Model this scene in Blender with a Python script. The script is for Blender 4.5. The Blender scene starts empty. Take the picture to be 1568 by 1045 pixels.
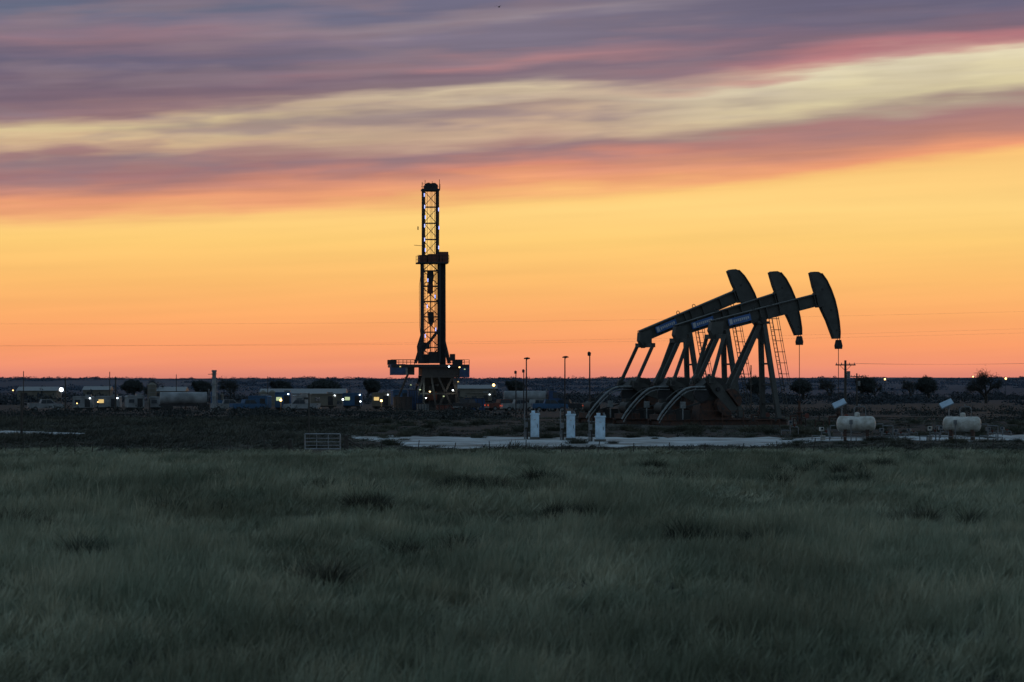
import bpy, math, random
import numpy as np
from mathutils import Vector, Matrix, noise
random.seed(7); rng=np.random.default_rng(7)
F=4573.3; HC=3.6; HY=583.0
def W(px,d): return (px-784.0)/F*d
def ZZ(py,d): return HC-(py-HY)/F*d
def lin(c):
    o=[]
    for v in c[:3]:
        v=v/255.0
        o.append(v/12.92 if v<=0.04045 else ((v+0.055)/1.055)**2.4)
    return (*o,1.0)
scene=bpy.context.scene
COL=scene.collection

# ------------------------------------------------------------ terrain height
def sst(a,b,x):
    t=min(1,max(0,(x-a)/(b-a))); return t*t*(3-2*t)
def H(x,y):
    z=-1.5*sst(250,520,y)
    z+=-1.6*sst(560,1200,y)
    z+=8.9*sst(1300,3600,y)
    z+=sst(1500,3200,y)*3.0*(noise.noise(Vector((x*0.0012,y*0.0006,3.0))))
    z-=30*sst(4200,12000,y)
    k=1-sst(110,150,y)
    z+=k*0.25*noise.noise(Vector((x*0.06,y*0.05,1.0)))
    k2=sst(300,420,y)*(1-sst(440,500,y))+sst(620,800,y)
    z+=k2*0.5*noise.noise(Vector((x*0.01,y*0.008,5.0)))
    return z

# ------------------------------------------------------------ materials
MATS={}
def mat(name,col,rough=0.7,metal=0.0,var=0.35,scale=2.0,col2=None,emit=None,es=0.0,trans=0.0):
    if name in MATS: return MATS[name]
    m=bpy.data.materials.new(name); m.use_nodes=True
    nt=m.node_tree; b=nt.nodes["Principled BSDF"]
    b.inputs["Roughness"].default_value=rough; b.inputs["Metallic"].default_value=metal
    c1=(*col[:3],1)
    if var>0:
        c2=(*col2[:3],1) if col2 else (col[0]*(1-var),col[1]*(1-var),col[2]*(1-var),1)
        g=nt.nodes.new("ShaderNodeNewGeometry")
        n=nt.nodes.new("ShaderNodeTexNoise"); n.inputs["Scale"].default_value=scale
        n.inputs["Detail"].default_value=5; n.inputs["Roughness"].default_value=0.65
        nt.links.new(g.outputs["Position"],n.inputs["Vector"])
        r=nt.nodes.new("ShaderNodeValToRGB")
        r.color_ramp.elements[0].position=0.38; r.color_ramp.elements[0].color=c2
        r.color_ramp.elements[1].position=0.62; r.color_ramp.elements[1].color=c1
        nt.links.new(n.outputs["Fac"],r.inputs["Fac"])
        nt.links.new(r.outputs["Color"],b.inputs["Base Color"])
    else: b.inputs["Base Color"].default_value=c1
    if emit:
        b.inputs["Emission Color"].default_value=(*emit[:3],1); b.inputs["Emission Strength"].default_value=es
    MATS[name]=m; return m
mat("pump_grey",(0.058,0.058,0.053),0.7,0.0,0.4,1.2)
mat("pump_dark",(0.028,0.028,0.027),0.7,0.1,0.4,2)
mat("rust_brown",(0.085,0.036,0.022),0.85,0,0.5,3,(0.03,0.022,0.02))
mat("guard_grey",(0.2,0.215,0.22),0.55,0.1,0.45,3)
mat("sign_blue",(0.03,0.10,0.28),0.4,0,0.1,1)
mat("sign_white",(0.42,0.44,0.47),0.5,0,0.1,1)
mat("steel_dark",(0.028,0.028,0.032),0.65,0.3,0.4,2)
mat("rig_red",(0.13,0.03,0.018),0.65,0,0.5,1)
mat("rig_blue",(0.018,0.05,0.13),0.7,0,0.4,1)
mat("white_paint",(0.5,0.49,0.46),0.5,0,0.4,2.5,(0.28,0.26,0.22))
mat("cabinet_paint",(0.55,0.71,0.84),0.45,0,0.25,3)
mat("trailer_white",(0.24,0.25,0.26),0.7,0,0.5,0.5)
mat("trailer_blue",(0.025,0.085,0.18),0.7,0,0.4,0.5)
mat("tan_paint",(0.14,0.125,0.10),0.8,0,0.3,0.6)
mat("wood_old",(0.06,0.05,0.043),0.9,0,0.5,6)
mat("galv",(0.18,0.19,0.2),0.5,0.4,0.4,4)
mat("gate_metal",(0.3,0.31,0.33),0.5,0.2,0.4,4)
mat("concrete",(0.12,0.115,0.105),0.9,0,0.4,2)
mat("rubber",(0.02,0.02,0.02),0.8,0,0,1)
mat("glass_dark",(0.02,0.03,0.04),0.15,0,0,1)
mat("solar_cell",(0.35,0.45,0.55),0.2,0.0,0.2,3)
mat("bark",(0.035,0.03,0.026),0.95,0,0.4,4)
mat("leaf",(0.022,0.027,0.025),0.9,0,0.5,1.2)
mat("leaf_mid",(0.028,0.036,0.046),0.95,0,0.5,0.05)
mat("leaf_far_haze",(0.046,0.066,0.105),0.95,0,0.3,0.02)  # atmospheric haze painted in as a bluish base colour
mat("bird_black",(0.02,0.02,0.02),0.8,0,0,1)
mat("lamp_white",(0.8,0.8,0.8),0.5,0,0,1,emit=(0.8,0.92,1.0),es=7)
mat("lamp_cool",(0.6,0.6,0.9),0.5,0,0,1,emit=(0.35,0.42,1.0),es=2.0)
mat("lamp_warm",(0.8,0.7,0.4),0.5,0,0,1,emit=(1.0,0.58,0.2),es=4)
mat("window_warm",(0.8,0.7,0.4),0.5,0,0.6,0.9,emit=(1.0,0.66,0.22),es=0.7)
mat("window_green",(0.8,0.8,0.5),0.5,0,0.6,0.9,emit=(0.75,0.9,0.45),es=0.5)
mat("tail_red",(0.6,0.05,0.03),0.5,0,0,1,emit=(1.0,0.12,0.05),es=0.8)

# ------------------------------------------------------------ mesh builder
class MB:
    def __init__(s): s.v=[];s.f=[];s.m=[];s.sm=[];s.names=[]
    def mi(s,m):
        if m not in s.names: s.names.append(m)
        return s.names.index(m)
    def add(s,vs,fs,m,smooth=False):
        o=len(s.v); s.v+= [tuple(v) for v in vs]; k=s.mi(m)
        for f in fs: s.f.append(tuple(o+i for i in f)); s.m.append(k); s.sm.append(smooth)
    def box(s,c,sz,m,R=None):
        x,y,z=sz[0]/2,sz[1]/2,sz[2]/2
        vs=[Vector((a,b,e)) for a in(-x,x) for b in(-y,y) for e in(-z,z)]
        if R is not None: vs=[R@v for v in vs]
        c=Vector(c); vs=[v+c for v in vs]
        s.add(vs,[(0,1,3,2),(4,6,7,5),(0,4,5,1),(2,3,7,6),(0,2,6,4),(1,5,7,3)],m)
    def bar(s,p,q,w,h,m,up=(0,0,1)):
        p=Vector(p);q=Vector(q);d=(q-p);L=d.length
        if L<1e-6:return
        d/=L; u=Vector(up)
        if abs(d.dot(u))>0.97:u=Vector((1,0,0))
        sdir=d.cross(u).normalized(); u2=sdir.cross(d).normalized()
        R=Matrix((d,sdir,u2)).transposed()
        s.box((p+q)/2,(L,w,h),m,R)
    def cyl(s,p,q,r1,r2,m,n=8,cap=True,smooth=True):
        p=Vector(p);q=Vector(q);d=(q-p)
        if d.length<1e-6:return
        d.normalize(); u=Vector((0,0,1)) if abs(d.z)<0.9 else Vector((1,0,0))
        a=d.cross(u).normalized(); b=d.cross(a)
        vs=[]
        for c,r in((p,r1),(q,r2)):
            for i in range(n):
                t=2*math.pi*i/n; vs.append(c+a*(r*math.cos(t))+b*(r*math.sin(t)))
        s.add(vs,[(i,(i+1)%n,n+(i+1)%n,n+i) for i in range(n)],m,smooth)
        if cap: s.add(vs,[tuple(range(n)),tuple(range(n,2*n))],m)
    def prism(s,prof,y0,y1,m):   # profile in XZ
        n=len(prof)
        vs=[(x,y0,z) for x,z in prof]+[(x,y1,z) for x,z in prof]
        s.add(vs,[tuple(range(n)),tuple(range(2*n-1,n-1,-1))]+[(i,(i+1)%n,n+(i+1)%n,n+i) for i in range(n)],m)
    def sph(s,c,r,m,n=10,k=6,sc=(1,1,1)):
        vs=[];c=Vector(c)
        for j in range(k+1):
            ph=math.pi*j/k
            for i in range(n):
                t=2*math.pi*i/n
                vs.append(c+Vector((r*sc[0]*math.sin(ph)*math.cos(t),r*sc[1]*math.sin(ph)*math.sin(t),r*sc[2]*math.cos(ph))))
        s.add(vs,[(j*n+i,j*n+(i+1)%n,(j+1)*n+(i+1)%n,(j+1)*n+i) for j in range(k) for i in range(n)],m,True)
    def tube(s,pts,r,m,n=6):
        for a,b in zip(pts[:-1],pts[1:]): s.cyl(a,b,r,r,m,n)
    def mesh(s,name):
        me=bpy.data.meshes.new(name); me.from_pydata(s.v,[],s.f)
        for nm in s.names: me.materials.append(MATS[nm])
        me.polygons.foreach_set("material_index",s.m); me.polygons.foreach_set("use_smooth",s.sm)
        me.update(); return me
    def obj(s,name,loc=(0,0,0),rz=0,bevel=0):
        o=bpy.data.objects.new(name,s.mesh(name)); o.location=loc; o.rotation_euler=(0,0,rz); COL.objects.link(o)
        if bevel:
            b=o.modifiers.new("bevel","BEVEL"); b.width=bevel; b.segments=2; b.limit_method='ANGLE'
        return o

# ------------------------------------------------------------ camera
cd=bpy.data.cameras.new("camera"); cam=bpy.data.objects.new("camera",cd); COL.objects.link(cam)
cam.location=(0,0,HC); cam.rotation_euler=(math.radians(90),0,0)
cd.lens=105; cd.sensor_width=36; cd.shift_y=60.5/1568; cd.clip_start=0.5; cd.clip_end=30000
cd.dof.use_dof=True; cd.dof.focus_distance=215; cd.dof.aperture_fstop=3.2
scene.camera=cam
scene.view_settings.view_transform='Standard'; scene.view_settings.look='None'; scene.view_settings.exposure=0

# ------------------------------------------------------------ sky (world)
w=bpy.data.worlds.new("World"); scene.world=w; w.use_nodes=True
nt=w.node_tree; N=nt.nodes; L=nt.links
for n in list(N): N.remove(n)
out=N.new("ShaderNodeOutputWorld"); bg=N.new("ShaderNodeBackground"); L.new(bg.outputs[0],out.inputs[0])
tc=N.new("ShaderNodeTexCoord"); sp=N.new("ShaderNodeSeparateXYZ"); L.new(tc.outputs["Generated"],sp.inputs[0])
def M(op,a,b=None,c=None,clamp=False):
    n=N.new("ShaderNodeMath"); n.operation=op; n.use_clamp=clamp
    for i,v in enumerate((a,b,c)):
        if v is None: continue
        if isinstance(v,(int,float)): n.inputs[i].default_value=v
        else: L.new(v,n.inputs[i])
    return n.outputs[0]
def MR(v,a,b,c=0.0,d=1.0,smooth=True):
    n=N.new("ShaderNodeMapRange"); n.interpolation_type='SMOOTHSTEP' if smooth else 'LINEAR'
    L.new(v,n.inputs["Value"])
    for nm,x in(("From Min",a),("From Max",b),("To Min",c),("To Max",d)): n.inputs[nm].default_value=x
    return n.outputs["Result"]
def MIX(f,a,b,bt='MIX'):
    n=N.new("ShaderNodeMix"); n.data_type='RGBA'; n.blend_type=bt
    if isinstance(f,(int,float)): n.inputs[0].default_value=f
    else: L.new(f,n.inputs[0])
    for i,v in((6,a),(7,b)):
        if isinstance(v,tuple): n.inputs[i].default_value=v
        else: L.new(v,n.inputs[i])
    return n.outputs[2]
X,Y,Z=sp.outputs[0],sp.outputs[1],sp.outputs[2]
hxy=M('SQRT',M('ADD',M('MULTIPLY',X,X),M('ADD',M('MULTIPLY',Y,Y),1e-5)))
el=M('DIVIDE',Z,hxy)
az=M('ARCTAN2',X,Y)
T=M('MINIMUM',M('MAXIMUM',M('ADD',M('MULTIPLY',az,F/1568),0.5),-0.8),1.8)
XP=M('MULTIPLY',M('ADD',M('MULTIPLY',az,F/1568),0.5),1568.0)
YP=M('SUBTRACT',HY,M('MULTIPLY',el,F))
shift=M('ADD',M('MULTIPLY',T,33.0),M('MULTIPLY',M('MULTIPLY',T,M('ABSOLUTE',T)),82.0))
Y1=M('ADD',YP,shift)
YT=M('ADD',YP,M('MULTIPLY',T,70.0))
def NZ(xd,yd,seed,detail=3,rough=0.5,yy=None,dist=0.0):
    c=N.new("ShaderNodeCombineXYZ"); L.new(M('DIVIDE',XP,xd),c.inputs[0]); L.new(M('DIVIDE',yy if yy is not None else YT,yd),c.inputs[1]); c.inputs[2].default_value=seed
    n=N.new("ShaderNodeTexNoise"); n.inputs["Scale"].default_value=1; n.inputs["Detail"].default_value=detail; n.inputs["Roughness"].default_value=rough
    n.inputs["Distortion"].default_value=dist
    L.new(c.outputs[0],n.inputs["Vector"]); return n.outputs["Fac"]
n1=NZ(390,70,3.3,2); n2=NZ(190,22,8.1,3,0.5); n3=NZ(300,13,15.7,3,0.5)
up=MR(Y1,385,290,0.2,1.0)
wv=M('ADD',M('MULTIPLY',M('SUBTRACT',n1,0.5),66.0),M('MULTIPLY',M('SUBTRACT',n2,0.5),44.0))
wv=M('ADD',wv,M('MULTIPLY',M('SUBTRACT',n3,0.5),10.0))
Y2=M('ADD',Y1,M('MULTIPLY',wv,up))
def RAMP(v,stops,lo,hi):
    r=N.new("ShaderNodeValToRGB"); e=r.color_ramp.elements
    L.new(MR(v,lo,hi,0,1,False),r.inputs["Fac"])
    for i,(p,c) in enumerate(stops):
        q=(p-lo)/(hi-lo)
        if i<2: x=e[i]; x.position=q
        else: x=e.new(q)
        x.color=lin(c)
    return r.outputs["Color"]
RL=RAMP(Y2,[(-60,(96,98,120)),(0,(108,106,128)),(30,(104,111,134)),(70,(144,117,129)),(100,(108,101,122)),(150,(124,104,118)),(178,(150,119,123)),(186,(176,146,134)),(205,(218,196,152)),(224,(208,177,142)),(240,(165,128,126)),(268,(164,119,120)),(300,(200,138,120)),(322,(234,157,118)),(345,(241,172,118)),(362,(250,200,120))],-60,380)
RM=RAMP(Y2,[(-60,(98,98,122)),(37,(114,110,132)),(64,(146,134,144)),(80,(126,117,135)),(104,(124,114,131)),(130,(172,128,132)),(148,(130,110,123)),(168,(136,117,124)),(186,(208,189,160)),(208,(172,147,135)),(236,(202,172,146)),(262,(163,124,123)),(292,(217,142,119)),(325,(241,165,118)),(350,(250,200,120))],-60,380)
RR=RAMP(Y2,[(-60,(95,93,114)),(60,(101,97,119)),(120,(106,101,123)),(150,(128,107,122)),(178,(184,122,126)),(190,(200,150,142)),(202,(228,216,182)),(236,(218,204,163)),(256,(176,155,138)),(276,(169,126,124)),(310,(190,134,120)),(338,(236,156,116)),(352,(250,190,118))],-60,380)
CL=MIX(MR(T,0.1,0.5,0,1),RL,RM); CL=MIX(MR(T,0.5,0.86,0,1),CL,RR)
patch=MR(NZ(250,38,71.0,3,0.5),0.44,0.66,0.0,0.62)
patch=M('MULTIPLY',patch,MR(T,0.55,0.85,1.0,0.3))
CL=MIX(M('MULTIPLY',patch,MR(Y1,330,260,0,1)),CL,lin((138,120,130)))
CLR=RAMP(YP,[(150,(253,198,122)),(240,(253,202,124)),(320,(254,211,128)),(370,(254,205,118)),(430,(253,189,110)),(485,(252,172,106)),(530,(250,158,106)),(560,(240,147,113)),(576,(224,136,118)),(600,(185,116,116))],150,620)
k=MR(M('ADD',Y2,M('MULTIPLY',M('SUBTRACT',n3,0.5),8.0)),334,368,0,1)
SK=MIX(k,CL,CLR)
fib=NZ(260,12,31.0,4,0.5); fm=MR(fib,0.25,0.75,0.92,1.07,False)
fib2=NZ(700,34,44.0,2,0.5); fm2=MR(fib2,0.25,0.75,0.95,1.05,False)
cm=N.new("ShaderNodeCombineColor")
gm=M('ADD',M('MULTIPLY',M('SUBTRACT',fm,1.0),M('SUBTRACT',1.0,M('MULTIPLY',k,0.85))),1.0)
gm=M('MULTIPLY',gm,fm2)
for i in range(3): L.new(gm,cm.inputs[i])
SK=MIX(1.0,SK,cm.outputs[0],'MULTIPLY')
cosz=M('DIVIDE',Y,hxy)
aw=MR(cosz,0.35,0.93,0,1)
dome=N.new("ShaderNodeValToRGB"); e=dome.color_ramp.elements
L.new(MR(Z,0.0,1.0,0,1,False),dome.inputs["Fac"])
e[0].position=0.0; e[0].color=(0.20,0.27,0.34,1); e[1].position=1.0; e[1].color=(0.135,0.225,0.32,1)
x=e.new(0.35); x.color=(0.19,0.29,0.385,1)
ns=N.new("ShaderNodeTexSky"); ns.sky_type='NISHITA'; ns.sun_disc=False; ns.sun_elevation=math.radians(0.5); ns.sun_rotation=math.radians(0)
nsm=MIX(1.0,ns.outputs[0],(0.05,0.05,0.05,1),'MULTIPLY')
dm=MIX(1.0,dome.outputs[0],nsm,'ADD')
ew=MR(el,0.14,0.30,1,0)
SKY=MIX(M('MULTIPLY',aw,ew),dm,SK)
L.new(SKY,bg.inputs[0]); bg.inputs[1].default_value=1.0

sl=bpy.data.lights.new("sun","SUN"); sl.energy=0.03; sl.angle=math.radians(8); sl.color=(1,0.6,0.35)
so=bpy.data.objects.new("sun",sl); COL.objects.link(so); so.rotation_euler=(math.radians(-89),0,0)

# ------------------------------------------------------------ ground sheet
ys=[-60,-20,0]+list(np.linspace(8,160,60))+list(np.linspace(165,560,60))+list(np.linspace(580,1600,40))+list(np.linspace(1650,4400,50))+[5000,6500,9000,14000,20000]
ts=np.concatenate([np.linspace(-1,-0.25,16)[:-1],np.linspace(-0.25,0.25,61),np.linspace(0.25,1,16)[1:]])
gv=[];gf=[]
for y in ys:
    wd=max(120,y*1.1)
    for t in ts: gv.append((t*wd,y,H(t*wd,y)))
nx=len(ts)
for j in range(len(ys)-1):
    for i in range(nx-1): gf.append((j*nx+i,j*nx+i+1,(j+1)*nx+i+1,(j+1)*nx+i))
me=bpy.data.meshes.new("ground"); me.from_pydata(gv,[],gf); me.polygons.foreach_set("use_smooth",[True]*len(gf)); me.update()
gm_=bpy.data.materials.new("ground_mat"); gm_.use_nodes=True; g=gm_.node_tree; b=g.nodes["Principled BSDF"]; b.inputs["Roughness"].default_value=1.0
b.inputs["Specular IOR Level"].default_value=0.1
geo=g.nodes.new("ShaderNodeNewGeometry")
def gn(sc,vec=(1,1,1),det=6):
    mp=g.nodes.new("ShaderNodeMapping"); mp.inputs["Scale"].default_value=vec; g.links.new(geo.outputs["Position"],mp.inputs["Vector"])
    n=g.nodes.new("ShaderNodeTexNoise"); n.inputs["Scale"].default_value=sc; n.inputs["Detail"].default_value=det; g.links.new(mp.outputs[0],n.inputs["Vector"]); return n.outputs["Fac"]
def gmix(f,a,b_):
    n=g.nodes.new("ShaderNodeMix"); n.data_type='RGBA'
    g.links.new(f,n.inputs[0])
    for i,v in((6,a),(7,b_)):
        if isinstance(v,tuple): n.inputs[i].default_value=v
        else: g.links.new(v,n.inputs[i])
    return n.outputs[2]
def gmr(v,a,b_):
    n=g.nodes.new("ShaderNodeMapRange"); g.links.new(v,n.inputs[0]); n.inputs[1].default_value=a; n.inputs[2].default_value=b_; return n.outputs[0]
sy=g.nodes.new("ShaderNodeSeparateXYZ"); g.links.new(geo.outputs["Position"],sy.inputs[0])
near=gmix(gmr(gn(0.35),0.4,0.62),(0.03,0.032,0.024,1),(0.06,0.057,0.042,1))
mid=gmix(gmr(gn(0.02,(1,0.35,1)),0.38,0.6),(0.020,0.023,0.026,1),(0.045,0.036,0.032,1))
far_haze=gmix(gmr(gn(0.004,(1,0.25,1),4),0.4,0.6),(0.028,0.04,0.062,1),(0.052,0.062,0.088,1))  # distant ground: blue of the air haze put into its base colour
c=gmix(gmr(sy.outputs[1],150,200),near,mid); c=gmix(gmr(sy.outputs[1],600,1400),c,far_haze)
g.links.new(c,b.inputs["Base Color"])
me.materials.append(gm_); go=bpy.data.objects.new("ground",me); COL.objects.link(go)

# ------------------------------------------------------------ caliche road strips
mat("caliche",(0.46,0.50,0.52),0.95,0,0.4,0.22,(0.11,0.105,0.095))
def gd(py,z=0.0): return (HC-z)*F/(py-HY)
def strip(name,front,back,z=0.03,n=60):
    def samp(pl,t):
        x0,x1=pl[0][0],pl[-1][0]; x=x0+(x1-x0)*t
        for a,b_ in zip(pl[:-1],pl[1:]):
            if x<=b_[0]+1e-6:
                u=(x-a[0])/(b_[0]-a[0]); return x,a[1]+(b_[1]-a[1])*u
    m=MB(); vs=[];K=6
    poly_f=[];poly_b=[]
    for i in range(n+1):
        t=i/n
        fx,fy=samp(front,t); bx,by=samp(back,t)
        d0=gd(fy)+rng.normal(0,1.6); d1=gd(by)+rng.normal(0,2.0)
        A=(W(fx,d0),d0); B=(W(bx,d1),d1); poly_f.append(A); poly_b.append(B)
        for k_ in range(K+1):
            u=k_/K; x_=A[0]+(B[0]-A[0])*u; y_=A[1]+(B[1]-A[1])*u
            vs.append((x_,y_,H(x_,y_)+z+(0.02 if 0<k_<K else -0.02)))
    m.add(vs,[(i*(K+1)+j,(i+1)*(K+1)+j,(i+1)*(K+1)+j+1,i*(K+1)+j+1) for i in range(n) for j in range(K)],"caliche",True)
    m.obj(name); return poly_f+poly_b[::-1]
POL=[strip("caliche_road",[(538,671),(600,680),(640,686),(900,685),(1200,684),(1245,677),(1300,675),(1700,675)],[(538,668),(800,669.5),(1240,670.5),(1700,665)])]
POL.append(strip("caliche_road",[(-150,660),(130,668)],[(-150,655),(130,663)],n=12))
def inpoly(x,y,P):
    c=False;n=len(P);j=n-1
    for i in range(n):
        if (P[i][1]>y)!=(P[j][1]>y) and x<(P[j][0]-P[i][0])*(y-P[i][1])/(P[j][1]-P[i][1])+P[i][0]: c=not c
        j=i
    return c

# ------------------------------------------------------------ grass
def leafmat(name,ca,cb,cc,dk=(0.5,0.5,0.5,1)):
    m=bpy.data.materials.new(name); m.use_nodes=True; t=m.node_tree; b=t.nodes["Principled BSDF"]; b.inputs["Roughness"].default_value=0.8
    b.inputs["Specular IOR Level"].default_value=0.2
    ge=t.nodes.new("ShaderNodeNewGeometry")
    def nz(s,sc=(1,1,1),a=.4,b2=.62):
        mp=t.nodes.new("ShaderNodeMapping"); mp.inputs["Scale"].default_value=sc; t.links.new(ge.outputs["Position"],mp.inputs["Vector"])
        n=t.nodes.new("ShaderNodeTexNoise"); n.inputs["Scale"].default_value=s; n.inputs["Detail"].default_value=3; t.links.new(mp.outputs[0],n.inputs["Vector"])
        r=t.nodes.new("ShaderNodeMapRange"); r.inputs[1].default_value=a; r.inputs[2].default_value=b2; t.links.new(n.outputs["Fac"],r.inputs[0]); return r.outputs[0]
    def mx(f,a,b_):
        n=t.nodes.new("ShaderNodeMix"); n.data_type='RGBA'; t.links.new(f,n.inputs[0])
        for i,v in((6,a),(7,b_)):
            if isinstance(v,tuple): n.inputs[i].default_value=v
            else: t.links.new(v,n.inputs[i])
        return n.outputs[2]
    c=mx(nz(0.45,(1,0.6,1)),ca,cb); c=mx(nz(3.5),c,cc)
    c2=mx(nz(0.16,(1,0.35,1),.40,.56),dk,(1,1,1,1))
    mm=t.nodes.new("ShaderNodeMix"); mm.data_type='RGBA'; mm.blend_type='MULTIPLY'; mm.inputs[0].default_value=1; t.links.new(c,mm.inputs[6]); t.links.new(c2,mm.inputs[7])
    t.links.new(mm.outputs[2],b.inputs["Base Color"]); MATS[name]=m; return m
leafmat("grass_mat",(0.165,0.19,0.13,1),(0.40,0.365,0.25,1),(0.25,0.26,0.18,1),(0.55,0.56,0.54,1))
leafmat("weed_mat",(0.05,0.06,0.04,1),(0.10,0.09,0.062,1),(0.07,0.07,0.05,1))
leafmat("pasture_mat",(0.055,0.062,0.05,1),(0.11,0.098,0.072,1),(0.075,0.074,0.058,1))
def clump(name,seed,nt_,npt,half,hm,hs,lean,matn,wmul=1.0,spread=0.3,tr=0.09):
    r=np.random.default_rng(seed); nb=nt_*npt
    cx=np.repeat(r.uniform(-half,half,nt_),npt); cy=np.repeat(r.uniform(-half,half,nt_),npt); ch=np.repeat(r.uniform(.5,1.35,nt_),npt)
    a=r.uniform(0,2*np.pi,nb); rr=tr*np.sqrt(r.uniform(0,1,nb)); ox=rr*np.cos(a); oy=rr*np.sin(a); bx=cx+ox; by=cy+oy
    h=np.clip(r.normal(hm,hs,nb)*ch,hm*0.25,hm*2)
    lx=r.normal(lean,spread*.6,nb)+ox/tr*spread; ly=r.normal(0,spread*.6,nb)+oy/tr*spread
    wd=r.uniform(0.004,0.009,nb)*wmul; wa=r.uniform(0,np.pi,nb); wx=np.cos(wa)*wd; wy=np.sin(wa)*wd
    V=np.zeros((nb,7,3))
    for k_,t in enumerate((0,0.4,0.75)):
        s=1-0.5*t
        px_=bx+lx*h*t*t; py_=by+ly*h*t*t; pz=h*t*(1-0.12*t)-0.03
        V[:,2*k_]=np.stack([px_-wx*s,py_-wy*s,pz],1); V[:,2*k_+1]=np.stack([px_+wx*s,py_+wy*s,pz],1)
    V[:,6]=np.stack([bx+lx*h,by+ly*h,h*0.88],1)
    fs=[]
    for i in range(nb):
        o=i*7; fs+=[(o,o+1,o+3,o+2),(o+2,o+3,o+5,o+4),(o+4,o+5,o+6)]
    me=bpy.data.meshes.new(name); me.from_pydata(V.reshape(-1,3).tolist(),[],fs); me.materials.append(MATS[matn]); me.update()
    return bpy.data.objects.new(name,me)
def scatter(name,objs,pts,rots,scs):
    cl=bpy.data.collections.new(name+"_source")
    for o in objs: cl.objects.link(o)
    me=bpy.data.meshes.new(name); me.vertices.add(len(pts)); me.vertices.foreach_set("co",np.array(pts,dtype=np.float32).ravel())
    for nm,v in(("rot",rots),("scl",scs)):
        at=me.attributes.new(nm,'FLOAT_VECTOR','POINT'); at.data.foreach_set("vector",np.array(v,dtype=np.float32).ravel())
    me.update(); o=bpy.data.objects.new(name,me); COL.objects.link(o)
    ng=bpy.data.node_groups.new(name+"_scatter","GeometryNodeTree")
    ng.interface.new_socket("Geometry",in_out='INPUT',socket_type='NodeSocketGeometry'); ng.interface.new_socket("Geometry",in_out='OUTPUT',socket_type='NodeSocketGeometry')
    gi=ng.nodes.new("NodeGroupInput"); g_o=ng.nodes.new("NodeGroupOutput"); ip=ng.nodes.new("GeometryNodeInstanceOnPoints"); ci=ng.nodes.new("GeometryNodeCollectionInfo")
    ci.inputs["Collection"].default_value=cl; ci.inputs["Separate Children"].default_value=True; ci.inputs["Reset Children"].default_value=True
    ip.inputs["Pick Instance"].default_value=True
    a1=ng.nodes.new("GeometryNodeInputNamedAttribute"); a1.data_type='FLOAT_VECTOR'; a1.inputs["Name"].default_value="rot"
    a2=ng.nodes.new("GeometryNodeInputNamedAttribute"); a2.data_type='FLOAT_VECTOR'; a2.inputs["Name"].default_value="scl"
    ng.links.new(gi.outputs[0],ip.inputs["Points"]); ng.links.new(ci.outputs[0],ip.inputs["Instance"])
    ng.links.new(a1.outputs[0],ip.inputs["Rotation"]); ng.links.new(a2.outputs[0],ip.inputs["Scale"]); ng.links.new(ip.outputs[0],g_o.inputs[0])
    md=o.modifiers.new("scatter","NODES"); md.node_group=ng; return o
cls=[clump("grass_clump_%d"%i,10+i,20,17,0.62,0.33,0.08,0.2,"grass_mat",1.15,0.32,0.07) for i in range(6)]
cls2=[clump("pasture_clump_%d"%i,30+i,12,20,0.62,0.28,0.09,0.15,"pasture_mat",1.5) for i in range(4)]
pts=[];rots=[];scs=[];P2=[];R2=[];S2=[]
y=24.0
while y<300:
    st=1.0 if y<75 else (1.4 if y<140 else 2.3)
    hw=y*0.19+5
    x=-hw
    while x<hw:
        px_=x+random.uniform(-.4,.4)*st; py_=y+random.uniform(-.4,.4)*st
        x+=st
        pxi=784+px_/py_*F
        if py_>150:
            if inpoly(px_,py_,POL[0]) or inpoly(px_,py_,POL[1]): continue
            if py_>168 and pxi>560 and random.random()<.75: continue
        if 146<py_<158 and 440<pxi<540 and random.random()<.7: continue
        nn=noise.noise(Vector((px_*0.22,py_*0.10,7)))
        hh=1.0+0.8*nn+0.6*noise.noise(Vector((px_*0.8,py_*0.5,2)))
        hh*=(1-0.6*sst(105,158,py_)) if pxi>480 or py_<160 else 0.6
        s=1.0 if y<75 else (1.3 if y<140 else 2.1)
        s*=random.uniform(.9,1.15)
        dk=py_>153+6*noise.noise(Vector((px_*.1,1,1)))
        if dk: hh=max(hh,0.35)*random.uniform(0.7,1.4)
        (P2 if dk else pts).append((px_,py_,H(px_,py_)-0.01)); (R2 if dk else rots).append((0,0,random.gauss(0,0.5))); (S2 if dk else scs).append((s,s,max(0.3,hh)*random.uniform(0.7,1.35)))
    y+=st*0.95
scatter("grass_field",cls,pts,rots,scs)
scatter("rough_pasture",cls2,P2,R2,S2)
wc=[clump("weed_clump_%d"%i,60+i,9,60,0.35,0.46,0.12,0.1,"weed_mat",1.1,0.5,.14) for i in range(3)]
pts=[];rots=[];scs=[]
for (px_,py_,n,sp_) in [(705,752,8,1.2),(30,812,5,1.0),(1210,722,9,2.2),(1385,722,8,2.6),(820,742,5,1.0),(620,790,4,1.0),(250,800,4,1.2),(1085,835,3,0.5),(905,800,4,0.7),(1500,715,5,2),(330,735,6,2),(1265,745,4,1),(480,915,2,.4),(1040,740,4,1),(480,760,5,1.2),(1400,800,4,.8),(150,860,3,.5),(720,860,3,.5),(560,735,5,2)]:
    d=gd(py_)
    for i in range(n):
        x=W(px_,d)+random.gauss(0,sp_); y=d+random.gauss(0,sp_); pts.append((x,y,H(x,y))); rots.append((0,0,random.uniform(0,6)));k_=random.uniform(0.5,1.0); scs.append((k_*1.2,k_*1.2,k_))
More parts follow.
